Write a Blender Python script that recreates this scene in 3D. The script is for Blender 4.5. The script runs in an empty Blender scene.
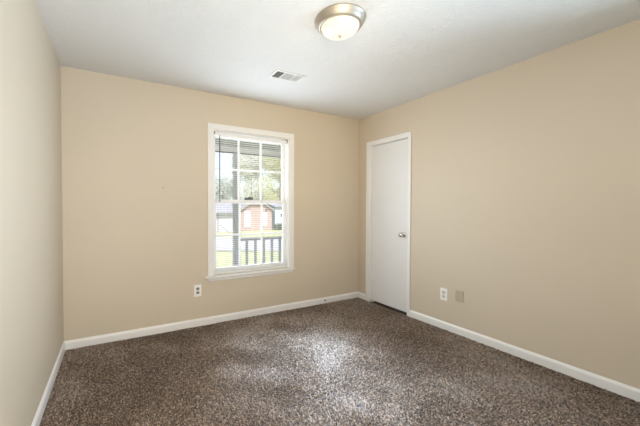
import bpy, math, random
import numpy as np
from mathutils import Vector, Matrix

random.seed(7)
SC = bpy.context.scene
COL = SC.collection

# ------------------------------------------------------------------ camera
cam_d = bpy.data.cameras.new('camera')
cam = bpy.data.objects.new('camera', cam_d)
COL.objects.link(cam)
F_PX, YAW, PITCH, ROLL = 304.3, 0.4882, -0.0177, 0.0014
cam_d.sensor_fit = 'HORIZONTAL'
cam_d.sensor_width = 36.0
cam_d.lens = F_PX / 640 * 36.0
cam_d.shift_x = 42.96 / 640
cam_d.clip_start = 0.02
cam_d.clip_end = 400
fw = Vector((math.sin(YAW) * math.cos(PITCH), math.cos(YAW) * math.cos(PITCH), math.sin(PITCH)))
rt = Vector((math.cos(YAW), -math.sin(YAW), 0))
up = rt.cross(fw)
r2 = rt * math.cos(ROLL) + up * math.sin(ROLL)
u2 = -rt * math.sin(ROLL) + up * math.cos(ROLL)
m3 = Matrix((r2, u2, -fw)).transposed()
cam.matrix_world = Matrix.Translation((0.4027, -3.1673, 1.2378)) @ m3.to_4x4()
SC.camera = cam

# ------------------------------------------------------------------ world, sun, lights, exposure
world = bpy.data.worlds.new('world')
SC.world = world
world.use_nodes = True
wn = world.node_tree
wn.nodes.clear()
w_out = wn.nodes.new('ShaderNodeOutputWorld')
w_bg = wn.nodes.new('ShaderNodeBackground')
w_sky = wn.nodes.new('ShaderNodeTexSky')
w_sky.sky_type = 'NISHITA'
w_sky.sun_disc = False
w_sky.sun_elevation = math.radians(48)
w_sky.sun_rotation = math.radians(200)
w_sky.dust_density = 2.5
w_sky.air_density = 1.0
w_bg.inputs['Strength'].default_value = 0.34
w_mix = wn.nodes.new('ShaderNodeMix')
w_mix.data_type = 'RGBA'
w_mix.inputs[0].default_value = 0.45
w_mix.inputs[7].default_value = (2.7, 2.75, 2.85, 1)           # thin bright cloud
wn.links.new(w_sky.outputs[0], w_mix.inputs[6])
wn.links.new(w_mix.outputs[2], w_bg.inputs['Color'])
wn.links.new(w_bg.outputs[0], w_out.inputs['Surface'])


def light(name, kind, loc, rot, energy, color, **kw):
    d = bpy.data.lights.new(name, kind)
    d.energy = energy
    d.color = color
    for k, v in kw.items():
        setattr(d, k, v)
    o = bpy.data.objects.new(name, d)
    COL.objects.link(o)
    o.location = loc
    o.rotation_euler = rot
    return o


sun = light('sun', 'SUN', (0, -20, 20), (math.radians(44), 0, math.radians(-14)), 3.9, (1.0, 0.95, 0.90), angle=0.01)
# daylight coming in through the window (just inside the blind)
light('window_daylight', 'AREA', (1.78, -0.046, 1.30), (math.radians(-90), 0, 0), 21, (0.74, 0.87, 1.0),
      shape='RECTANGLE', size=0.84, size_y=1.40)
light('porch_daylight', 'AREA', (1.78, 0.22, 1.29), (math.radians(-90), 0, 0), 9, (0.93, 0.96, 1.0),
      shape='RECTANGLE', size=0.88, size_y=1.50)
for wz_, we_ in ((0.82, 9.5), (1.30, 6.5), (1.78, 2.5)):                              # skylight slanting down between the open slats
    light('window_skylight', 'AREA', (1.78, -0.18, wz_), (math.radians(-53), 0, math.radians(2)), we_, (0.55, 0.75, 1.0),
          shape='RECTANGLE', size=0.80, size_y=0.47, spread=math.radians(56))
# fill light added in the assumed doorway behind the camera
light('doorway_fill', 'AREA', (0.60, -3.80, 1.15), (math.radians(107), 0, math.radians(20)), 53, (1.0, 0.955, 0.865),
      shape='RECTANGLE', size=0.76, size_y=1.6)
light('corner_fill', 'AREA', (0.60, -3.80, 1.15), (math.radians(105), 0, math.radians(-28)), 3.6, (1.0, 0.86, 0.62),
      shape='RECTANGLE', size=0.76, size_y=1.6, spread=math.radians(50))  # narrow warm fill added to brighten the back right corner
# fill light added at an assumed window, right wall behind the frame
light('rear_window_fill', 'AREA', (3.28, -3.10, 1.40), (math.radians(105), 0, math.radians(75)), 18, (0.56, 0.78, 1.0),
      shape='RECTANGLE', size=0.90, size_y=1.20, spread=math.radians(90))

SC.view_settings.view_transform = 'Standard'
SC.view_settings.look = 'None'
SC.view_settings.gamma = 1.0
SC.view_settings.exposure = 0.17
SC.view_settings.use_curve_mapping = False

# ------------------------------------------------------------------ helpers
W, H, YR = 3.351, 2.44, -3.90          # room: x 0..W, y YR..0, z 0..H


def tag(o, label=None, cat=None, group=None, kind=None):
    if label: o['label'] = label
    if cat: o['category'] = cat
    if group: o['group'] = group
    if kind: o['kind'] = kind
    return o


def empty(name, loc=(0, 0, 0), rz=0.0, parent=None):
    o = bpy.data.objects.new(name, None)
    o.empty_display_size = 0.05
    COL.objects.link(o)
    o.location = loc
    o.rotation_euler = (0, 0, rz)
    if parent: o.parent = parent
    return o


class MB:
    def __init__(self):
        self.v, self.f, self.s = [], [], []

    def add(self, vs, fs, smooth=False):
        b = len(self.v)
        self.v += [tuple(p) for p in vs]
        self.f += [tuple(i + b for i in q) for q in fs]
        self.s += [smooth] * len(fs)
        return self

    def box(self, x0, x1, y0, y1, z0, z1):
        x0, x1 = sorted((x0, x1)); y0, y1 = sorted((y0, y1)); z0, z1 = sorted((z0, z1))
        vs = [(x0, y0, z0), (x1, y0, z0), (x1, y1, z0), (x0, y1, z0), (x0, y0, z1), (x1, y0, z1), (x1, y1, z1), (x0, y1, z1)]
        return self.add(vs, [(0, 3, 2, 1), (4, 5, 6, 7), (0, 1, 5, 4), (1, 2, 6, 5), (2, 3, 7, 6), (3, 0, 4, 7)])

    def cbox(self, x0, x1, y0, y1, z0, z1, c=0.002):
        """box with all twelve edges chamfered"""
        x0, x1 = sorted((x0, x1)); y0, y1 = sorted((y0, y1)); z0, z1 = sorted((z0, z1))
        vs, idx = [], {}
        X, Y, Z = (x0, x1), (y0, y1), (z0, z1)
        for i in (0, 1):
            for j in (0, 1):
                for k in (0, 1):
                    sx, sy, sz = (c, -c)[i], (c, -c)[j], (c, -c)[k]
                    for a, p in (('x', (X[i], Y[j] + sy, Z[k] + sz)), ('y', (X[i] + sx, Y[j], Z[k] + sz)), ('z', (X[i] + sx, Y[j] + sy, Z[k]))):
                        idx[(i, j, k, a)] = len(vs); vs.append(p)
        cx = ((x0 + x1) / 2, (y0 + y1) / 2, (z0 + z1) / 2)
        fs = []
        def quad(ks):
            q = [idx[k] for k in ks]
            p = [Vector(vs[i]) for i in q]
            n = (p[1] - p[0]).cross(p[2] - p[0])
            ctr = sum(p, Vector()) / len(p)
            if n.dot(ctr - Vector(cx)) < 0: q.reverse()
            fs.append(tuple(q))
        for i in (0, 1):
            quad([(i, 0, 0, 'x'), (i, 1, 0, 'x'), (i, 1, 1, 'x'), (i, 0, 1, 'x')])
            quad([(0, i, 0, 'y'), (1, i, 0, 'y'), (1, i, 1, 'y'), (0, i, 1, 'y')])
            quad([(0, 0, i, 'z'), (1, 0, i, 'z'), (1, 1, i, 'z'), (0, 1, i, 'z')])
            for j in (0, 1):
                quad([(i, j, 0, 'x'), (i, j, 1, 'x'), (i, j, 1, 'y'), (i, j, 0, 'y')])
                quad([(i, 0, j, 'x'), (i, 1, j, 'x'), (i, 1, j, 'z'), (i, 0, j, 'z')])
                quad([(0, i, j, 'y'), (1, i, j, 'y'), (1, i, j, 'z'), (0, i, j, 'z')])
                for k in (0, 1):
                    quad([(i, j, k, 'x'), (i, j, k, 'y'), (i, j, k, 'z')])
        return self.add(vs, fs)

    def frustum(self, P, r0, r1, n=8, smooth=True, caps=True):
        a, b = Vector(P[0]), Vector(P[1])
        d = (b - a).normalized()
        t = Vector((0, 0, 1)) if abs(d.z) < 0.9 else Vector((1, 0, 0))
        u = d.cross(t).normalized(); w = d.cross(u)
        vs = []
        for p, r in ((a, r0), (b, r1)):
            for i in range(n):
                an = 2 * math.pi * i / n
                vs.append(p + (u * math.cos(an) + w * math.sin(an)) * r)
        fs = [(i, (i + 1) % n, n + (i + 1) % n, n + i) for i in range(n)]
        self.add(vs, fs, smooth)
        if caps:
            self.add(vs[:n], [tuple(range(n))[::-1]]); self.add(vs[n:], [tuple(range(n))])
        return self

    def lathe(self, prof, n=48, origin=(0, 0, 0), axis='z', smooth=True):
        """prof: list of (radius, height) along the axis"""
        o = Vector(origin); vs = []
        for r, h in prof:
            for i in range(n):
                a = 2 * math.pi * i / n
                p = Vector((r * math.cos(a), r * math.sin(a), h))
                if axis == 'x': p = Vector((h, r * math.cos(a), r * math.sin(a)))
                if axis == 'y': p = Vector((r * math.cos(a), h, r * math.sin(a)))
                vs.append(o + p)
        fs = []
        for k in range(len(prof) - 1):
            for i in range(n):
                j = (i + 1) % n
                fs.append((k * n + i, k * n + j, (k + 1) * n + j, (k + 1) * n + i))
        return self.add(vs, fs, smooth)

    def prism(self, poly, A, B, fn):
        """extrude a 2-D profile between parameters A and B; fn(p, q, t) -> xyz"""
        n = len(poly)
        vs = [fn(p, q, A) for p, q in poly] + [fn(p, q, B) for p, q in poly]
        fs = [(i, (i + 1) % n, n + (i + 1) % n, n + i) for i in range(n)] + [tuple(range(n))[::-1], tuple(range(n, 2 * n))]
        return self.add(vs, fs)

    def build(self, name, mat, parent=None, loc=None):
        me = bpy.data.meshes.new(name)
        me.from_pydata(self.v, [], self.f)
        me.polygons.foreach_set('use_smooth', self.s)
        me.update()
        import bmesh
        bm = bmesh.new(); bm.from_mesh(me)
        bmesh.ops.recalc_face_normals(bm, faces=bm.faces)
        bm.to_mesh(me); bm.free()
        if mat: me.materials.append(mat)
        o = bpy.data.objects.new(name, me)
        COL.objects.link(o)
        if parent: o.parent = parent
        if loc: o.location = loc
        return o


def struct(name, mb, mat, label, cat, parent=None):
    o = mb.build(name, mat, parent)
    return tag(o, label, cat, kind='structure')


def mat(name, color, rough=0.6, metal=0.0, spec=0.5, vary=0.0, vscale=6.0, bump=0.0, bscale=60.0, bdist=0.002, detail=3.0, sheen=0.0, second=None):
    m = bpy.data.materials.new(name)
    m.use_nodes = True
    nt = m.node_tree
    b = nt.nodes['Principled BSDF']
    b.inputs['Base Color'].default_value = (*color, 1)
    b.inputs['Roughness'].default_value = rough
    b.inputs['Metallic'].default_value = metal
    b.inputs['Specular IOR Level'].default_value = spec
    if sheen: b.inputs['Sheen Weight'].default_value = sheen
    tc = nt.nodes.new('ShaderNodeTexCoord')
    if vary:
        nz = nt.nodes.new('ShaderNodeTexNoise')
        nz.inputs['Scale'].default_value = vscale
        nz.inputs['Detail'].default_value = detail
        rp = nt.nodes.new('ShaderNodeValToRGB')
        c2 = second or tuple(min(1, c * (1 + vary)) for c in color)
        c1 = color if second else tuple(c * (1 - vary) for c in color)
        rp.color_ramp.elements[0].color = (*c1, 1); rp.color_ramp.elements[0].position = 0.32
        rp.color_ramp.elements[1].color = (*c2, 1); rp.color_ramp.elements[1].position = 0.68
        nt.links.new(tc.outputs['Object'], nz.inputs['Vector'])
        nt.links.new(nz.outputs['Fac'], rp.inputs['Fac'])
        nt.links.new(rp.outputs['Color'], b.inputs['Base Color'])
    if bump:
        n2 = nt.nodes.new('ShaderNodeTexNoise')
        n2.inputs['Scale'].default_value = bscale
        n2.inputs['Detail'].default_value = 4
        bp = nt.nodes.new('ShaderNodeBump')
        bp.inputs['Strength'].default_value = bump
        bp.inputs['Distance'].default_value = bdist
        nt.links.new(tc.outputs['Object'], n2.inputs['Vector'])
        nt.links.new(n2.outputs['Fac'], bp.inputs['Height'])
        nt.links.new(bp.outputs['Normal'], b.inputs['Normal'])
    return m


# ------------------------------------------------------------------ materials
M = {}
M['wall'] = mat('tan_wall_paint', (0.605, 0.525, 0.415), rough=0.58, spec=0.5, vary=0.012, vscale=1.3, bump=0.12, bscale=170, bdist=0.001)
M['white'] = mat('white_trim_paint', (0.80, 0.79, 0.775), rough=0.38, vary=0.01, vscale=4)
M['sash'] = mat('white_sash_vinyl', (0.90, 0.90, 0.90), rough=0.35)
M['door'] = mat('white_door_paint', (0.74, 0.735, 0.73), rough=0.42, vary=0.01, vscale=2, bump=0.05, bscale=90)
M['ceil'] = mat('white_textured_ceiling', (0.715, 0.715, 0.71), rough=0.9)
M['nickel'] = mat('brushed_nickel', (0.50, 0.45, 0.38), rough=0.52, metal=1.0, bump=0.06, bscale=300)
M['chrome'] = mat('satin_chrome', (0.60, 0.59, 0.57), rough=0.24, metal=1.0)
M['bronze'] = mat('dark_bronze', (0.07, 0.068, 0.065), rough=0.5, metal=0.4)
M['black'] = mat('black_slot', (0.015, 0.015, 0.015), rough=0.8)
M['dark'] = mat('dark_duct', (0.20, 0.20, 0.20), rough=0.9)
M['plate'] = mat('white_plate', (0.85, 0.845, 0.82), rough=0.35)
M['socket'] = mat('white_socket', (0.60, 0.595, 0.57), rough=0.4)
M['grey_socket'] = mat('grey_socket', (0.22, 0.22, 0.20), rough=0.5)
M['beige_plate'] = mat('beige_plate', (0.46, 0.405, 0.30), rough=0.4)
M['slat'] = mat('white_slat', (0.82, 0.82, 0.82), rough=0.45)
M['wand'] = mat('smoky_wand', (0.10, 0.11, 0.12), rough=0.3)
M['cord'] = mat('white_cord', (0.8, 0.8, 0.8), rough=0.8)
M['vent'] = mat('white_vent_enamel', (0.72, 0.72, 0.71), rough=0.4)
M['floor'] = mat('carpet_backing', (0.075, 0.055, 0.043), rough=0.95, vary=0.2, vscale=40)
M['post'] = mat('grey_porch_paint', (0.50, 0.52, 0.53), rough=0.6, vary=0.05, vscale=3)
M['porch_ceil'] = mat('olive_porch_soffit', (0.36, 0.36, 0.29), rough=0.8, vary=0.05, vscale=4)
M['beam'] = mat('pale_beam_paint', (0.90, 0.90, 0.89), rough=0.7, vary=0.03, vscale=4)
M['concrete'] = mat('pale_concrete', (0.50, 0.49, 0.51), rough=0.9, vary=0.06, vscale=1.2)
M['lawn'] = mat('lawn_grass', (0.42, 0.46, 0.22), rough=0.95, vary=0.2, vscale=0.9, second=(0.58, 0.57, 0.32), bump=0.5, bscale=20, bdist=0.05)
M['siding'] = mat('white_siding', (0.52, 0.52, 0.56), rough=0.7, vary=0.03, vscale=2)
M['shingle'] = mat('grey_shingle', (0.34, 0.34, 0.37), rough=0.9, vary=0.15, vscale=5)
M['fascia'] = mat('grey_fascia', (0.36, 0.33, 0.33), rough=0.7)
M['blue'] = mat('pale_blue_siding', (0.52, 0.58, 0.64), rough=0.7, vary=0.04, vscale=2)
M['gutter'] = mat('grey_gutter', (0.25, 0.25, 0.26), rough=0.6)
M['bark'] = mat('bark', (0.16, 0.12, 0.09), rough=0.95, vary=0.25, vscale=3)
M['leaf_yellow'] = mat('yellow_green_leaf', (0.60, 0.60, 0.36), rough=0.7, vary=0.12, vscale=0.6)
M['leaf_pale'] = mat('pale_green_leaf', (0.62, 0.63, 0.54), rough=0.7, vary=0.10, vscale=0.6)
M['leaf_grey'] = mat('grey_green_leaf', (0.55, 0.58, 0.54), rough=0.7, vary=0.10, vscale=0.6)
M['hedge'] = mat('dark_hedge_leaf', (0.13, 0.16, 0.10), rough=0.8, vary=0.3, vscale=2)
M['far_glass'] = mat('pale_blind_in_window', (0.70, 0.72, 0.75), rough=0.3)


def ceiling_texture(m):
    nt = m.node_tree; b = nt.nodes['Principled BSDF']
    tc = nt.nodes.new('ShaderNodeTexCoord')
    nz = nt.nodes.new('ShaderNodeTexNoise'); nz.inputs['Scale'].default_value = 9; nz.inputs['Detail'].default_value = 2
    mx = nt.nodes.new('ShaderNodeVectorMath'); mx.operation = 'MULTIPLY_ADD'
    mx.inputs[1].default_value = (0.16, 0.16, 0.16)
    wv = nt.nodes.new('ShaderNodeTexVoronoi'); wv.inputs['Scale'].default_value = 7.5
    sn = nt.nodes.new('ShaderNodeMath'); sn.operation = 'MULTIPLY'; sn.inputs[1].default_value = 75
    si = nt.nodes.new('ShaderNodeMath'); si.operation = 'SINE'
    n2 = nt.nodes.new('ShaderNodeTexNoise'); n2.inputs['Scale'].default_value = 70; n2.inputs['Detail'].default_value = 4
    ad = nt.nodes.new('ShaderNodeMath'); ad.operation = 'MULTIPLY_ADD'; ad.inputs[1].default_value = 0.45
    bp = nt.nodes.new('ShaderNodeBump'); bp.inputs['Strength'].default_value = 0.5; bp.inputs['Distance'].default_value = 0.003
    L = nt.links.new
    L(tc.outputs['Object'], nz.inputs['Vector'])
    L(nz.outputs['Color'], mx.inputs[0]); L(tc.outputs['Object'], mx.inputs[2])
    L(mx.outputs[0], wv.inputs['Vector'])
    L(wv.outputs['Distance'], sn.inputs[0]); L(sn.outputs[0], si.inputs[0])
    L(tc.outputs['Object'], n2.inputs['Vector'])
    L(si.outputs[0], ad.inputs[0]); L(n2.outputs['Fac'], ad.inputs[2])
    L(ad.outputs[0], bp.inputs['Height']); L(bp.outputs['Normal'], b.inputs['Normal'])


ceiling_texture(M['ceil'])


def glass_material():
    m = bpy.data.materials.new('clear_pane'); m.use_nodes = True
    nt = m.node_tree; nt.nodes.clear()
    o = nt.nodes.new('ShaderNodeOutputMaterial')
    t = nt.nodes.new('ShaderNodeBsdfTransparent'); t.inputs[0].default_value = (0.96, 0.97, 0.97, 1)
    g = nt.nodes.new('ShaderNodeBsdfGlossy'); g.inputs['Roughness'].default_value = 0.02
    x = nt.nodes.new('ShaderNodeMixShader'); x.inputs[0].default_value = 0.010
    nt.links.new(t.outputs[0], x.inputs[1]); nt.links.new(g.outputs[0], x.inputs[2])
    nt.links.new(x.outputs[0], o.inputs[0])
    return m


M['glass'] = glass_material()


def bowl_material():
    m = bpy.data.materials.new('lit_frosted_glass'); m.use_nodes = True
    b = m.node_tree.nodes['Principled BSDF']
    b.inputs['Base Color'].default_value = (0.42, 0.40, 0.35, 1)
    b.inputs['Roughness'].default_value = 0.3
    b.inputs['Emission Color'].default_value = (1.0, 0.86, 0.64, 1)
    b.inputs['Emission Strength'].default_value = 0.62
    return m


M['bowl'] = bowl_material()


def carpet_material():
    m = bpy.data.materials.new('brown_frieze_fibre'); m.use_nodes = True
    nt = m.node_tree; b = nt.nodes['Principled BSDF']
    at = nt.nodes.new('ShaderNodeAttribute'); at.attribute_name = 'fibre'
    rp = nt.nodes.new('ShaderNodeValToRGB')
    els = rp.color_ramp.elements
    els[0].position = 0.0; els[0].color = (0.030, 0.018, 0.011, 1)
    els[1].position = 1.0; els[1].color = (0.53, 0.395, 0.285, 1)
    e = els.new(0.35); e.color = (0.148, 0.094, 0.058, 1)
    e = els.new(0.7); e.color = (0.290, 0.198, 0.132, 1)
    nt.links.new(at.outputs['Fac'], rp.inputs['Fac'])
    nt.links.new(rp.outputs['Color'], b.inputs['Base Color'])
    b.inputs['Roughness'].default_value = 0.45
    b.inputs['Specular IOR Level'].default_value = 0.55
    b.inputs['Sheen Weight'].default_value = 0.3
    b.inputs['Sheen Roughness'].default_value = 0.4
    return m


M['carpet'] = carpet_material()


def brick_material():
    m = bpy.data.materials.new('red_brick'); m.use_nodes = True
    nt = m.node_tree; b = nt.nodes['Principled BSDF']
    tc = nt.nodes.new('ShaderNodeTexCoord'); mp = nt.nodes.new('ShaderNodeMapping')
    mp.inputs['Rotation'].default_value = (math.radians(90), 0, 0)
    br = nt.nodes.new('ShaderNodeTexBrick')
    br.inputs['Color1'].default_value = (0.43, 0.32, 0.31, 1)
    br.inputs['Color2'].default_value = (0.37, 0.27, 0.26, 1)
    br.inputs['Mortar'].default_value = (0.55, 0.48, 0.43, 1)
    br.inputs['Scale'].default_value = 4.5
    nt.links.new(tc.outputs['Object'], mp.inputs[0]); nt.links.new(mp.outputs[0], br.inputs['Vector'])
    nt.links.new(br.outputs['Color'], b.inputs['Base Color'])
    b.inputs['Roughness'].default_value = 0.9
    return m


M['brick'] = brick_material()

# ------------------------------------------------------------------ room shell
T = 0.14
WX0, WX1, WZ0, WZ1 = 1.315, 2.250, 0.515, 2.065          # window opening
DY0, DY1, DZ = -0.222, -0.810, 2.045                      # door opening on the right wall
struct('floor', MB().box(-T, W + T, YR - T, T, -0.12, 0.0), M['floor'], 'brown carpeted floor of the empty room', 'floor')
struct('ceiling', MB().box(-T, W + T, YR - T, T, H, H + 0.12), M['ceil'], 'white textured ceiling over the room', 'ceiling')
struct('wall_left', MB().box(-T, 0, YR, T, 0, H), M['wall'], 'pale tan wall along the left side', 'wall')
mb = MB()
mb.box(0, WX0, 0, T, 0, H); mb.box(WX1, W, 0, T, 0, H); mb.box(WX0, WX1, 0, T, 0, WZ0); mb.box(WX0, WX1, 0, T, WZ1, H)
struct('wall_back', mb, M['wall'], 'tan wall with the window', 'wall')
mb = MB()
mb.box(W, W + T, DY0, T, 0, H); mb.box(W, W + T, -2.62, DY1, 0, H); mb.box(W, W + T, YR, -3.58, 0, H); mb.box(W, W + T, -3.58, -2.62, 0, 0.7); mb.box(W, W + T, -3.58, -2.62, 2.1, H); mb.box(W, W + T, DY1, DY0, DZ, H)
struct('wall_right', mb, M['wall'], 'tan wall with the white door', 'wall')
RX0, RX1, RZ = 0.20, 1.00, 2.05
mb = MB()
mb.box(0, RX0, YR - T, YR, 0, H); mb.box(RX1, W, YR - T, YR, 0, H); mb.box(RX0, RX1, YR - T, YR, RZ, H)
struct('wall_rear', mb, M['wall'], 'tan wall behind the camera with an added doorway', 'wall')
mb = MB()
hy0, hy1 = YR - T - 1.2, YR - T
mb.box(-0.3, 1.5, hy0, hy1, -0.12, 0); mb.box(-0.3, 1.5, hy0, hy1, H, H + 0.12)
mb.box(-0.4, -0.3, hy0, hy1, 0, H); mb.box(1.5, 1.6, hy0, hy1, 0, H); mb.box(-0.4, 1.6, hy0 - 0.1, hy0, 0, H)
struct('wall_sun_block', mb, M['wall'], 'unseen hall shell added to keep the sun out of the rear doorway', 'wall')  # shell added so the sun stays out of the doorway
# dark panel added behind the white door, stops light leaking at the gap
mb = MB()
mb.box(W + T, W + T + 0.05, DY1 - 0.1, DY0 + 0.1, 0, DZ + 0.1)
struct('wall_door_backing', mb, M['dark'], 'dark backing panel added behind the white door', 'wall')


# baseboards: profile (out from wall, height)
BB = [(0, 0), (0.013, 0), (0.013, 0.058), (0.0105, 0.068), (0.006, 0.074), (0.003, 0.080), (0, 0.081)]
mb = MB().prism(BB, YR + 0.02, -0.0135, lambda p, q, t: (p, t, q))
struct('baseboard_left', mb, M['white'], 'white baseboard along the left wall', 'baseboard')
mb = MB().prism(BB, 0.0, W, lambda p, q, t: (t, -p, q))
struct('baseboard_back', mb, M['white'], 'white baseboard under the window wall', 'baseboard')
OC0, OC1, OCT = -0.158, -0.842, 2.098                      # outer edges of the door casing
mb = MB().prism(BB, OC0 - 0.0, -0.0135, lambda p, q, t: (W - p, t, q))
mb.prism(BB, YR + 0.02, OC1, lambda p, q, t: (W - p, t, q))
struct('baseboard_right', mb, M['white'], 'white baseboard along the right wall beside the door', 'baseboard')
CY = [(0, 0), (0.016, 0), (0.016, 0.0)]

# ------------------------------------------------------------------ carpet pile
def carpet(x0, x1, y0, y1, sp):
    rng = np.random.default_rng(3)
    nx, ny = int((x1 - x0) / sp), int((y1 - y0) / sp)
    gx, gy = np.meshgrid(np.linspace(x0, x1, nx), np.linspace(y0, y1, ny))
    gx = gx.ravel() + rng.uniform(-.45, .45, gx.size) * sp
    gy = gy.ravel() + rng.uniform(-.45, .45, gy.size) * sp
    gx = np.clip(gx, x0, x1); gy = np.clip(gy, y0, y1)
    n = gx.size
    # smooth lay of the pile: footprints and vacuum strokes
    def field(s, seed):
        r = np.random.default_rng(seed)
        a = np.zeros(n)
        for k in range(10):
            fx, fy = r.normal(0, s, 2); ph = r.uniform(0, 6.28)
            a += np.sin(fx * gx + fy * gy + ph)
        return a / math.sqrt(10)
    lay = np.tanh(1.5 * (field(5.5, 1) * 0.8 + field(11, 5) * 0.6))
    # broad sweeps of the vacuum running away from the window
    sweep = np.tanh(3 * np.sin((gx * 0.75 - gy * 0.62) * 6.0 + 0.7 * field(2.5, 9)))
    lx = 0.45 * field(6, 11) + 0.4 * sweep
    ly = -0.15 + 1.0 * lay + 0.35 * sweep
    h = rng.uniform(0.005, 0.010, n)
    r = rng.uniform(0.55, 0.85, n) * sp * 0.62
    ang = rng.uniform(0, 6.28, n)
    tx = lx * h + rng.normal(0, 0.55, n) * h
    ty = ly * h + rng.normal(0, 0.55, n) * h
    V = np.zeros((n, 7, 3))
    for k in range(3):
        a = ang + k * 2.0944
        V[:, k, 0] = gx + 1.25 * r * np.cos(a); V[:, k, 1] = gy + 1.25 * r * np.sin(a); V[:, k, 2] = 0.0005
        a2 = a + 0.6
        V[:, 3 + k, 0] = gx + 0.6 * tx + 1.25 * r * np.cos(a2); V[:, 3 + k, 1] = gy + 0.6 * ty + 1.25 * r * np.sin(a2); V[:, 3 + k, 2] = h * 0.80
    V[:, 6, 0] = gx + tx; V[:, 6, 1] = gy + ty; V[:, 6, 2] = h
    V[:, :, 0] = np.clip(V[:, :, 0], x0, x1); V[:, :, 1] = np.clip(V[:, :, 1], y0, y1)
    tri = []
    for k in range(3):
        j = (k + 1) % 3
        tri += [(k, j, 3 + j), (k, 3 + j, 3 + k), (3 + k, 3 + j, 6)]
    tri = np.array(tri)
    Fc = (tri[None] + (np.arange(n) * 7)[:, None, None]).reshape(-1, 3)
    me = bpy.data.meshes.new('carpet_pile')
    me.vertices.add(n * 7); me.vertices.foreach_set('co', V.ravel().astype(np.float32))
    nf = len(Fc)
    me.loops.add(nf * 3); me.loops.foreach_set('vertex_index', Fc.ravel().astype(np.int32))
    me.polygons.add(nf)
    me.polygons.foreach_set('loop_start', np.arange(0, nf * 3, 3, dtype=np.int32))
    me.update(calc_edges=True)
    me.polygons.foreach_set('use_smooth', np.ones(nf, dtype=bool))
    fib = np.clip(rng.normal(0.5, 0.30, n) , 0, 1)
    at = me.attributes.new('fibre', 'FLOAT', 'POINT')
    at.data.foreach_set('value', np.repeat(fib, 7).astype(np.float32))
    me.materials.append(M['carpet'])
    o = bpy.data.objects.new('carpet_pile', me); COL.objects.link(o)
    tag(o, 'mottled brown carpet pile covering the whole floor', 'carpet', kind='stuff')
    return o


carpet(0.014, W - 0.014, -2.95, -0.0145, 0.0085)

# ------------------------------------------------------------------ window
win = empty('window_1', ((WX0 + WX1) / 2, 0, WZ0))
tag(win, 'white double hung window with gridded panes in the tan wall', 'window', kind='structure')
OX, OZ = (WX0 + WX1) / 2, WZ0


def lb(mb, x0, x1, y0, y1, z0, z1, c=0.002):               # window-local box from world x and z
    return mb.cbox(x0 - OX, x1 - OX, y0, y1, z0 - OZ, z1 - OZ, c)


CI = 0.058                                                  # casing width
mb = MB()
lb(mb, WX0 - CI, WX0 + 0.003, -0.018, 0.0, WZ0 + 0.0, WZ1 + CI, 0.003)
lb(mb, WX1 - 0.003, WX1 + CI, -0.018, 0.0, WZ0 + 0.0, WZ1 + CI, 0.003)
lb(mb, WX0 + 0.003, WX1 - 0.003, -0.018, 0.0, WZ1 - 0.003, WZ1 + CI, 0.003)
mb.build('window_casing', M['white'], win)
mb = MB(); lb(mb, WX0 - CI - 0.036, WX1 + CI + 0.000, -0.052, 0.055, WZ0 - 0.019, WZ0 - 0.0005, 0.004)
mb.build('window_stool', M['white'], win)
mb = MB(); lb(mb, WX0 - CI + 0.004, WX1 + CI - 0.004, -0.016, 0.0, WZ0 - 0.058, WZ0 - 0.0195, 0.003)
mb.build('window_apron', M['white'], win)
mb = MB()
JL = 0.012
lb(mb, WX0, WX0 + JL, 0.001, T, WZ0, WZ1, 0.001); lb(mb, WX1 - JL, WX1, 0.001, T, WZ0, WZ1, 0.001)
lb(mb, WX0 + JL, WX1 - JL, 0.001, T, WZ1 - JL, WZ1, 0.001); lb(mb, WX0 + JL, WX1 - JL, 0.056, T + 0.03, WZ0 - 0.02, WZ0 + 0.012, 0.001)
mb.build('window_jamb', M['sash'], win)


def sash(name, y0, y1, z0, z1, bot, top):
    x0, x1 = WX0 + JL + 0.001, WX1 - JL - 0.001
    st = 0.040
    fr = MB()
    lb(fr, x0, x0 + st, y0, y1, z0, z1); lb(fr, x1 - st, x1, y0, y1, z0, z1)
    lb(fr, x0 + st, x1 - st, y0, y1, z0, z0 + bot); lb(fr, x0 + st, x1 - st, y0, y1, z1 - top, z1)
    o = fr.build(name, M['sash'], win)
    gx0, gx1, gz0, gz1 = x0 + st, x1 - st, z0 + bot, z1 - top
    for k in (1, 2):
        mu = MB(); xm = gx0 + (gx1 - gx0) * k / 3
        lb(mu, xm - 0.010, xm + 0.010, y0 + 0.004, y1 - 0.004, gz0, gz1)
        mu.build('muntin', M['sash'], o)
    mu = MB(); zm = (gz0 + gz1) / 2
    lb(mu, gx0, gx1, y0 + 0.0035, y1 - 0.0035, zm - 0.010, zm + 0.010)
    mu.build('muntin', M['sash'], o)
    ym = (y0 + y1) / 2
    gl = MB(); lb(gl, gx0, gx1, ym - 0.0015, ym + 0.0015, gz0, gz1, 0.0002)
    gl.build('pane', M['glass'], o)
    return o


sash('upper_sash', 0.088, 0.116, 1.283, WZ1 - JL - 0.001, 0.042, 0.045)
ls = sash('lower_sash', 0.057, 0.085, WZ0 + 0.013, 1.325, 0.052, 0.042)
lk = MB()
lb(lk, 1.700, 1.806, 0.058, 0.086, 1.326, 1.334, 0.002)
lb(lk, 1.704, 1.802, 0.060, 0.084, 1.334, 1.350, 0.002)
lb(lk, 1.745, 1.803, 0.057, 0.069, 1.350, 1.358, 0.002)
lk.build('sash_lock', M['bronze'], ls)

# ------------------------------------------------------------------ mini blind
bl = empty('window_blind', (OX, 0.028, WZ0))
tag(bl, 'white mini blind lowered over the window with its slats open', 'blind')
BX0, BX1, BY = WX0 + JL + 0.006, WX1 - JL - 0.006, 0.028


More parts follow.
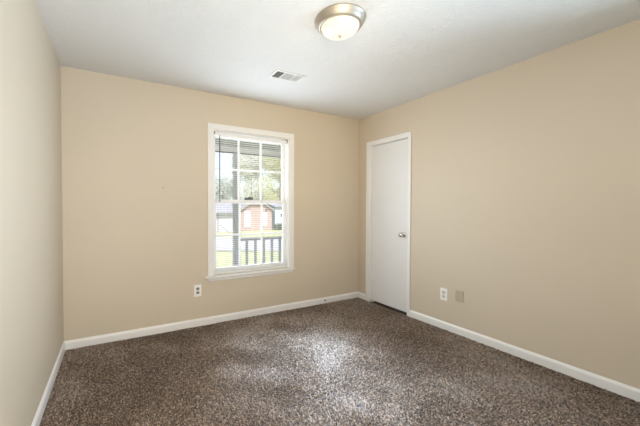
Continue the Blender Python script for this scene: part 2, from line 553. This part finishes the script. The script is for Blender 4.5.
def bb(mb, x0, x1, y0, y1, z0, z1, c=0.001):
    return mb.cbox(x0 - OX, x1 - OX, y0 - BY, y1 - BY, z0 - OZ, z1 - OZ, c)


mb = MB(); bb(mb, BX0, BX1, BY - 0.014, BY + 0.014, 2.006, 2.040, 0.002); mb.build('headrail', M['slat'], bl)
for x in (BX0 - 0.004, BX1 - 0.012):
    mb = MB(); bb(mb, x, x + 0.016, BY - 0.016, BY + 0.016, 2.018, 2.0525, 0.001); mb.build('bracket', M['gutter'], bl)
mb = MB(); bb(mb, BX0, BX1, BY - 0.012, BY + 0.012, WZ0 + 0.0006, WZ0 + 0.020, 0.003); mb.build('bottom_rail', M['slat'], bl)
mb = MB()
z = WZ0 + 0.045
while z < 2.000:
    prof = []
    nseg = 4
    for i in range(nseg + 1):
        t = i / nseg * 2 - 1
        prof.append((t * 0.0122, 0.0016 * (1 - t * t) + 0.0007))
    for i in range(nseg, -1, -1):
        t = i / nseg * 2 - 1
        prof.append((t * 0.0122, 0.0016 * (1 - t * t)))
    zz = z
    mb.prism(prof, BX0 + 0.002 - OX, BX1 - 0.002 - OX, lambda p, q, t: (t, p, q + zz - OZ))
    z += 0.0215
mb.build('slats', M['slat'], bl)
for x in (WX0 + 0.15, OX, WX1 - 0.15):
    mb = MB()
    for dy in (-0.0128, 0.0128):
        mb.frustum([(x - OX, dy, WZ0 + 0.02 - OZ), (x - OX, dy, 2.01 - OZ)], 0.0007, 0.0007, 5)
    mb.build('ladder_cord', M['cord'], bl)
mb = MB()
mb.frustum([(1.393 - OX, -0.022, 2.012 - OZ), (1.393 - OX, -0.022, 1.985 - OZ)], 0.003, 0.003, 8)
mb.frustum([(1.393 - OX, -0.022, 1.990 - OZ), (1.391 - OX, -0.024, 1.300 - OZ)], 0.0058, 0.0058, 6)
mb.build('tilt_wand', M['wand'], bl)

# ------------------------------------------------------------------ white door
dr = empty('door_1', (W, (DY0 + DY1) / 2, 0))
tag(dr, 'flat white closed door in the tan wall on the right', 'door', kind='structure')
dyc = (DY0 + DY1) / 2
mb = MB()
J = 0.010
for y0, y1, z0, z1 in ((DY0 - J, DY0, 0, DZ), (DY1, DY1 + J, 0, DZ), (DY1, DY0, DZ - J, DZ)):
    mb.cbox(-0.001, T, y0 - dyc, y1 - dyc, z0, z1, 0.001)
mb.cbox(0.046, 0.058, DY0 - J - 0.012 - dyc, DY0 - J - dyc, 0, DZ - J, 0.001)
mb.cbox(0.046, 0.058, DY1 + J - dyc, DY1 + J + 0.012 - dyc, 0, DZ - J, 0.001)
mb.cbox(0.046, 0.058, DY1 + J + 0.012 - dyc, DY0 - J - 0.012 - dyc, DZ - J - 0.012, DZ - J, 0.001)
mb.build('door_jamb', M['white'], dr)
mb = MB()
for y0, y1, z0, z1 in ((OC0, DY0 - 0.004, 0, OCT), (DY1 + 0.004, OC1, 0, OCT), (DY1 + 0.004, DY0 - 0.004, DZ - 0.004, OCT)):
    mb.cbox(-0.016, 0.0, min(y0, y1) - dyc, max(y0, y1) - dyc, z0, z1, 0.003)
mb.build('door_casing', M['white'], dr)
mb = MB(); mb.cbox(0.008, 0.043, DY1 + J + 0.003 - dyc, DY0 - J - 0.003 - dyc, 0.030, DZ - J - 0.004, 0.002)
slab = mb.build('door_panel', M['door'], dr)
for z in (0.27, 1.80):
    mb = MB()
    mb.frustum([(0.004, DY0 - J - 0.001 - dyc, z - 0.042), (0.004, DY0 - J - 0.001 - dyc, z + 0.042)], 0.0055, 0.0055, 10)
    mb.cbox(0.0045, 0.0078, DY0 - J - 0.030 - dyc, DY0 - J - 0.004 - dyc, z - 0.04, z + 0.04, 0.001)
    mb.build('hinge', M['door'], dr)
KY, KZ = -0.739, 0.924
kn = MB()
kn.lathe([(0.0001, -0.058), (0.014, -0.058), (0.023, -0.053), (0.0275, -0.044), (0.0265, -0.034), (0.018, -0.024), (0.012, -0.018), (0.0115, -0.008), (0.0115, 0.006)], 28, (0, KY - dyc, KZ), 'x')
kn.lathe([(0.0001, -0.0600), (0.007, -0.0600), (0.009, -0.0575)], 20, (0, KY - dyc, KZ), 'x')
knob = kn.build('door_knob', M['chrome'], slab)
kr = MB().lathe([(0.012, -0.003), (0.024, -0.002), (0.032, 0.003), (0.033, 0.0078), (0.0001, 0.0078)], 32, (0, KY - dyc, KZ), 'x')
kr.build('rosette', M['chrome'], slab)
mb = MB(); mb.cbox(0.0074, 0.0085, DY1 + J - 0.004 - dyc, DY1 + J + 0.006 - dyc, KZ - 0.03, KZ + 0.03, 0.0003)
mb.build('latch_plate', M['chrome'], dr)

# ------------------------------------------------------------------ assumed doorway behind the camera, added for the fill light
dr2 = empty('door_fill', ((RX0 + RX1) / 2, YR, 0))
tag(dr2, 'assumed open doorway behind the camera, added for fill light', 'doorway', kind='structure')
rc = (RX0 + RX1) / 2
mb = MB()
for x0, x1, z0, z1 in ((RX0 - 0.06, RX0, 0, RZ + 0.06), (RX1, RX1 + 0.06, 0, RZ + 0.06), (RX0, RX1, RZ, RZ + 0.06)):
    mb.cbox(x0 - rc, x1 - rc, 0.0, 0.016, z0, z1, 0.003)
mb.build('door_casing', M['white'], dr2)

rw = empty('window_fill', (W, -3.10, 0.7), math.pi / 2)  # unseen window, added to carry the rear fill
tag(rw, 'assumed plain white window behind the camera, added for fill light', 'window', kind='structure')
mb = MB()
for x0, x1, z0, z1 in ((-0.54, -0.48, -0.06, 1.46), (0.48, 0.54, -0.06, 1.46), (-0.48, 0.48, 1.40, 1.46), (-0.48, 0.48, -0.06, 0.0)):
    mb.cbox(x0, x1, 0.0, 0.016, z0, z1, 0.003)
mb.build('window_casing', M['white'], rw)
mb = MB()
for x0, x1, z0, z1 in ((-0.48, -0.44, 0, 1.40), (0.44, 0.48, 0, 1.40), (-0.44, 0.44, 1.36, 1.40), (-0.44, 0.44, 0, 0.05), (-0.44, 0.44, 0.68, 0.72)):
    mb.cbox(x0, x1, -0.09, -0.05, z0, z1, 0.002)
sb = mb.build('sash', M['sash'], rw)
MB().box(-0.44, 0.44, -0.072, -0.069, 0.05, 1.36).build('pane', M['glass'], sb)

# ------------------------------------------------------------------ outlets and plates
def outlet(name, loc, rz, label, face='socket', w=0.076, h=0.122):
    t = empty(name, loc, rz)                               # local: -y faces the room
    tag(t, label, 'outlet', 'wall outlets')
    mb = MB().cbox(-w / 2, w / 2, -0.0055, 0, -h / 2, h / 2, 0.0022); mb.build('cover_plate', M['plate'], t)
    for s in (-1, 1):
        cz = s * 0.0200
        so = MB()
        n = 24; pts = []
        for i in range(n):
            a = 2 * math.pi * i / n
            pts.append((0.0172 * math.cos(a), max(-0.0140, min(0.0140, 0.0172 * math.sin(a)))))
        so.prism(pts, -0.0075, -0.0055, lambda p, q, tt: (p, tt, q + cz))
        so = so.build('socket', M[face], t)
        for x, hh in ((-0.0062, 0.0090), (0.0062, 0.0074)):
            sl = MB().box(x - 0.0016, x + 0.0016, -0.0079, -0.0074, cz + 0.0035 - hh / 2, cz + 0.0035 + hh / 2); sl.build('slot', M['black'], so)
        gh = MB(); gh.frustum([(0, -0.0079, cz - 0.0072), (0, -0.0074, cz - 0.0072)], 0.0029, 0.0029, 12); gh.build('ground_hole', M['black'], so)
    sc = MB(); sc.frustum([(0, -0.0055, 0), (0, -0.0068, 0)], 0.0034, 0.0028, 12); sc.build('screw', M['socket'], t)
    return t


outlet('wall_outlet', (1.152, 0, 0.374), 0, 'white duplex outlet on the wall below the left end of the window sill', 'grey_socket')
outlet('wall_outlet', (W, -1.242, 0.358), -math.pi / 2, 'white duplex outlet on the right wall between the door and the beige plate')
pl = empty('blank_plate', (W, -1.400, 0.380), -math.pi / 2)
tag(pl, 'beige blank cover plate on the right wall beside the white outlet', 'wall plate')
MB().cbox(-0.040, 0.040, -0.006, 0, -0.055, 0.055, 0.0024).build('cover_plate', M['beige_plate'], pl)
for s in (-1, 1):
    mb = MB(); mb.frustum([(0, -0.006, s * 0.030), (0, -0.0073, s * 0.030)], 0.0034, 0.0028, 12); mb.build('screw', M['beige_plate'], pl)

# small nail left in the window wall, and a cable stub through the baseboard
nl = MB()
nl.frustum([(0.817, 0.0, 1.429), (0.817, -0.010, 1.431)], 0.0025, 0.0025, 8)
nl.lathe([(0.0001, -0.012), (0.006, -0.012), (0.006, -0.010), (0.0001, -0.010)], 14, (0.817, 0, 1.431), 'y')
tag(nl.build('picture_nail', M['gutter']), 'small dark nail in the tan wall left of the window', 'nail')
cb = MB()
cb.lathe([(0.0001, -0.034), (0.0045, -0.034), (0.0045, -0.024), (0.008, -0.024), (0.008, -0.013)], 12, (2.775, 0, 0.046), 'y')
tag(cb.build('cable_stub', M['black']), 'small black cable stub poking out of the baseboard under the window wall', 'cable')

# ------------------------------------------------------------------ ceiling vent
vt = empty('ceiling_vent', (1.800, -0.733, H))
tag(vt, 'white rectangular air vent in the ceiling near the window', 'vent')
VW, VD = 0.305, 0.165
mb = MB()
iw, idp = 0.130, 0.062
mb.cbox(-VW / 2, -iw, -VD / 2, VD / 2, -0.008, 0, 0.002); mb.cbox(iw, VW / 2, -VD / 2, VD / 2, -0.008, 0, 0.002)
mb.cbox(-iw, iw, -VD / 2, -idp, -0.008, 0, 0.002); mb.cbox(-iw, iw, idp, VD / 2, -0.008, 0, 0.002)
for x in (-0.052, 0.056):
    mb.cbox(x - 0.006, x + 0.006, -idp, idp, -0.008, 0, 0.002)
mb.build('vent_frame', M['vent'], vt)
MB().box(-iw, iw, -idp, idp, -0.0012, -0.0002).build('duct', M['dark'], vt)
for x0, x1, a, n, sp in ((-0.126, -0.060, 46, 6, 0), (-0.044, 0.048, 12, 8, 1), (0.064, 0.126, 9, 8, 1)):
    mb = MB()
    for i in range(n):
        if sp:
            y = -idp + (i + 0.5) * 2 * idp / n
            d = 0.0072; c, s = math.cos(math.radians(a)), math.sin(math.radians(a))
            mb.prism([(-d, -0.0004), (d, -0.0004), (d, 0.0004), (-d, 0.0004)], x0, x1,
                     lambda p, q, t: (t, y + p * c - q * s, -0.0068 + p * s + q * c))
        else:
            x = x0 + (i + 0.5) * (x1 - x0) / n
            d = 0.0056; c, s = math.cos(math.radians(a)), math.sin(math.radians(a))
            mb.prism([(-d, -0.0004), (d, -0.0004), (d, 0.0004), (-d, 0.0004)], -idp, idp,
                     lambda p, q, t: (x + p * c - q * s, t, -0.0058 + p * s + q * c))
    mb.build('louvres', M['vent'], vt)

# ------------------------------------------------------------------ ceiling lamp
LX, LY = 1.680, -1.618
lp = empty('ceiling_lamp', (LX, LY, H))
tag(lp, 'flush ceiling lamp with frosted glass bowl and brushed nickel rim', 'ceiling lamp')
mb = MB().lathe([(0.0001, -0.0005), (0.159, -0.0005), (0.161, -0.004), (0.160, -0.009), (0.153, -0.014), (0.149, -0.026), (0.139, -0.042), (0.131, -0.049), (0.125, -0.050), (0.120, -0.047), (0.120, -0.038)], 72)
mb.build('rim', M['nickel'], lp)
prof = []
for i in range(15):
    a = i / 14 * math.pi / 2
    prof.append((max(0.0001, 0.1195 * math.cos(a) ** 0.9), -0.044 - 0.058 * math.sin(a)))
MB().lathe(prof, 64).build('glass_bowl', M['bowl'], lp)
MB().lathe([(0.0001, -0.100), (0.011, -0.1005), (0.0105, -0.105), (0.006, -0.107), (0.007, -0.111), (0.005, -0.116), (0.0001, -0.117)], 20).build('finial', M['nickel'], lp)
light('lamp_glow', 'POINT', (LX, LY, 2.00), (0, 0, 0), 1.4, (1.0, 0.88, 0.72), shadow_soft_size=0.06)
light('lamp_beam', 'SPOT', (LX, LY, 2.27), (0, 0, 0), 5, (1.0, 0.90, 0.73), shadow_soft_size=0.05, spot_size=math.radians(168), spot_blend=0.35)

# ------------------------------------------------------------------ porch
struct('porch_floor', MB().box(-4, 7, T, 2.2, -0.22, -0.10), M['concrete'], 'concrete porch floor outside the window', 'porch floor')
struct('porch_ceiling', MB().box(-4, 7, T, 2.2, 2.27, 2.34), M['porch_ceil'], 'olive grey porch ceiling seen through the top of the window', 'porch ceiling')
pb = struct('porch_beam', MB().cbox(-4, 7, 1.74, 1.86, 2.180, 2.269, 0.004), M['beam'], 'pale beam along the porch edge outside the window', 'beam')
MB().cbox(-4, 7, 1.73, 1.87, 2.165, 2.1795, 0.002).build('underside_shade', M['gutter'], pb)  # dark strip painted as shade along the beam's underside
PX_, PY = 2.245, 1.80
po = empty('porch_post', (PX_, PY, -0.10))
tag(po, 'square grey porch post outside the left panes of the window', 'post')
MB().cbox(-0.052, 0.052, -0.052, 0.052, 0.0, 2.264, 0.005).build('shaft', M['post'], po)
MB().cbox(-0.066, 0.066, -0.066, 0.066, 0.0, 0.09, 0.006).build('base', M['post'], po)
ra = empty('porch_railing', (PX_ + 0.053, PY, -0.10))
tag(ra, 'grey wooden porch railing right of the porch post', 'railing')
MB().cbox(0, 2.6, -0.040, 0.040, 0.755, 0.800, 0.004).build('top_rail', M['post'], ra)
MB().cbox(0, 2.6, -0.022, 0.022, 0.100, 0.140, 0.003).build('bottom_rail', M['post'], ra)
for k in range(15):
    x = 0.142 + k * 0.165
    MB().cbox(x - 0.019, x + 0.019, -0.019, 0.019, 0.139, 0.756, 0.002).build('baluster', M['post'], ra)

# ------------------------------------------------------------------ ground, street
def gz(y): return -0.50 - max(0.0, y - 2.2) * 0.045


N = 40
mb = MB()
vs, fs = [], []
ys = [2.2 + (125 - 2.2) * i / N for i in range(N + 1)]
for i, y in enumerate(ys):
    for j in range(31):
        x = -40 + 120 * j / 30
        vs.append((x, y, gz(y)))
for i in range(N):
    for j in range(30):
        a = i * 31 + j
        fs.append((a, a + 1, a + 32, a + 31))
mb.add(vs, fs, True)
mb.box(-40, 80, -6.0, 2.2, -0.6, -0.50)
struct('lawn', mb, M['lawn'], 'green lawn sloping away beyond the porch', 'lawn')
mb = MB()
vs, fs = [], []
for i in range(41):
    x = -14 + i * 1.2
    yn = max(2.3, 11.4 - 0.84 * (x - 4.76)); yf = max(4.0, 23.4 - 1.02 * (x - 8.3))
    for y in (yn, yf):
        vs.append((x, y, gz(y) + 0.03))
for i in range(40):
    fs.append((2 * i, 2 * i + 2, 2 * i + 3, 2 * i + 1))
mb.add(vs, fs)
struct('street', mb, M['concrete'], 'pale concrete street crossing behind the porch railing', 'street')

# ------------------------------------------------------------------ houses across the street
def far_window(parent, x0, x1, z0, z1, y):
    f = MB()
    f.box(x0 - .09, x1 + .09, y - 0.06, y, z1, z1 + .09); f.box(x0 - .09, x1 + .09, y - 0.06, y, z0 - .09, z0)
    f.box(x0 - .09, x0, y - 0.06, y, z0, z1); f.box(x1, x1 + .09, y - 0.06, y, z0, z1)
    f.box(x0, x1, y - 0.05, y, (z0 + z1) / 2 - .03, (z0 + z1) / 2 + .03)
    fr = f.build('house_window', M['siding'], parent)
    MB().box(x0, x1, y - 0.03, y, z0, z1).build('window_pane', M['far_glass'], fr)


hb = empty('brick_house', (17.9, 36, gz(36) - 0.05))
tag(hb, 'red brick house with a gabled front across the street', 'house', 'houses across the street')
hz = gz(36) - 0.05
ez, az = 0.90 - hz, 1.62 - hz
mb = MB()
mb.prism([(-2.45, 0), (2.45, 0), (2.45, ez), (1.35, az), (-1.35, az), (-2.45, ez)], 0, 9, lambda p, q, t: (p, t, q))
mb.build('wall', M['brick'], hb)
mb = MB()
for s in (-1, 1):
    mb.prism([(s * 2.75, ez - 0.20), (s * 1.25, az + 0.02), (s * 1.25, az + 0.20), (s * 2.75, ez - 0.02)], -0.35, 9.2, lambda p, q, t: (p, t, q))
mb.prism([(-1.25, az + 0.02), (1.25, az + 0.02), (1.25, az + 0.2), (-1.25, az + 0.2)], -0.35, 9.2, lambda p, q, t: (p, t, q))
mb.build('roof', M['shingle'], hb)
for s in (-1, 1):
    mb = MB().prism([(s * 2.78, ez - 0.26), (s * 1.30, az - 0.05), (s * 1.30, az + 0.19), (s * 2.78, ez - 0.04)], -0.40, -0.351, lambda p, q, t: (p, t, q))
    mb.build('rake_board', M['fascia'], hb)
far_window(hb, -1.75, -0.95, 0.70, 2.75, 0)
far_window(hb, 1.15, 1.60, 0.75, 2.55, 0)
MB().box(1.42, 1.62, -0.12, 0, 2.78, 3.02).build('porch_lamp', M['bronze'], hb)

hw = empty('white_house', (10.2, 34, gz(34) - 0.1))
tag(hw, 'white sided house with grey roof left of the porch post', 'house', 'houses across the street')
wz = gz(34) - 0.1
e = 0.55 - wz
MB().box(-4.4, 3.7, 0, 8, 0, e).build('wall', M['siding'], hw)
mb = MB()
mb.prism([(-0.5, e - 0.02), (4.0, e + 1.7), (8.5, e - 0.02), (8.5, e + 0.12), (4.0, e + 1.84), (-0.5, e + 0.12)], -4.8, 4.1, lambda p, q, t: (t, p, q))
mb.build('roof', M['shingle'], hw)
MB().box(-4.8, 4.1, -0.62, -0.50, e - 0.10, e + 0.10).build('gutter', M['gutter'], hw)
MB().box(1.45, 1.60, -0.12, 0, 0.1, e).build('downspout', M['shingle'], hw)
mb = MB(); mb.frustum([(1.6, -0.5, 1.2), (2.6, -1.6, 0.1)], 0.05, 0.05, 6); mb.frustum([(2.6, -1.6, 0.0), (2.6, -1.6, 0.5)], 0.04, 0.04, 6)
mb.build('stair_handrail', M['gutter'], hw)
far_window(hw, -2.6, -1.4, 0.9, 2.1, 0)

hl = empty('blue_house', (23.3, 37, gz(37) - 0.1))
tag(hl, 'pale blue sided house right of the brick house', 'house', 'houses across the street')
lz = gz(37) - 0.1
e = 1.30 - lz
MB().box(-1.9, 6, 0, 5, 0, e).build('wall', M['blue'], hl)
mb = MB()
mb.prism([(-0.4, e), (2.5, e + 0.5), (5.4, e), (5.4, e + 0.14), (2.5, e + 0.64), (-0.4, e + 0.14)], -2.2, 6.3, lambda p, q, t: (t, p, q))
mb.build('roof', M['shingle'], hl)
MB().box(-0.95, -0.60, -0.10, 0, 2.05, 2.45).build('porch_lamp', M['bronze'], hl)
far_window(hl, 1.0, 2.2, 1.0, 2.4, 0)


# ------------------------------------------------------------------ trees and hedge
def leaves(blobs, n, size, seed):
    rng = random.Random(seed)
    mb = MB()
    tot = sum(b[3] ** 2 for b in blobs)
    for cx, cy, cz, r in blobs:
        for _ in range(int(n * r * r / tot)):
            d = Vector((rng.gauss(0, 1), rng.gauss(0, 1), rng.gauss(0, 1))).normalized() * r * rng.uniform(0.55, 1.05)
            p = Vector((cx, cy, cz)) + d
            u = Vector((rng.gauss(0, 1), rng.gauss(0, 1), rng.gauss(0, 1))).normalized()
            v = u.cross(Vector((rng.gauss(0, 1), rng.gauss(0, 1), rng.gauss(0, 1)))).normalized()
            s = size * rng.uniform(0.6, 1.2)
            mb.add([p - u * s, p + v * s * 0.45, p + u * s, p - v * s * 0.45], [(0, 1, 2, 3)])
    return mb


def tree(loc, h, r, m, label, seed, n=2600, size=0.30):
    rng = random.Random(seed)
    t = empty('leafy_tree', loc)
    tag(t, label, 'tree', 'trees beyond the houses')
    mb = MB()
    mb.frustum([(0, 0, -0.2), (0.1, 0, h * 0.45)], 0.26, 0.18, 10)
    mb.frustum([(0.1, 0, h * 0.43), (0.0, 0.1, h * 0.9)], 0.18, 0.05, 8)
    blobs = [(0, 0, h - r * 0.75, r * 0.75)]
    for k in range(11):
        a = rng.uniform(0, 6.28); rr = r * rng.uniform(0.4, 0.75); z = rng.uniform(h * 0.32, h * 0.9)
        c = (math.cos(a) * rr, math.sin(a) * rr, z)
        mb.frustum([(0.07, 0, max(h * 0.25, z - r * 0.5)), c], 0.08, 0.03, 6)
        blobs.append((*c, r * rng.uniform(0.32, 0.5)))
    mb.build('trunk', M['bark'], t)
    leaves(blobs, n, size, seed).build('crown', m, t)
    return t


def gl(x, y): return (x, y, gz(y))


tree(gl(30.4, 52), 16.5, 4.8, M['leaf_yellow'], 'yellow green leafy tree in the right panes of the window', 21, 11000, 0.21)
tree(gl(29.1, 64), 18.5, 5.4, M['leaf_pale'], 'pale green tall tree rising behind the brick house', 22, 12000, 0.25)
tree(gl(27.0, 80), 14.5, 5.0, M['leaf_grey'], 'grey green rounded tree behind the grey porch post', 23, 5000, 0.34)
tree(gl(47.0, 80), 22.0, 6.5, M['leaf_grey'], 'grey green tree at the right edge of the window view', 24, 6000, 0.36)
wood = leaves([(14 + 4.6 * k, 100 + (k * 37 % 5), gz(100) + 4.0 + (k * 53 % 4), 4.8) for k in range(13)], 15000, 0.42, 33)
tag(wood.build('distant_woods', M['leaf_grey']), 'hazy line of distant woods on the horizon', 'woods', kind='stuff')
hd = leaves([(21.0 + 0.62 * k, 35.6, gz(35.6) + 0.42, 0.52) for k in range(5)], 1500, 0.12, 31).build('hedge', M['hedge'])
tag(hd, 'low dark hedge in front of the pale blue house', 'hedge', kind='stuff')
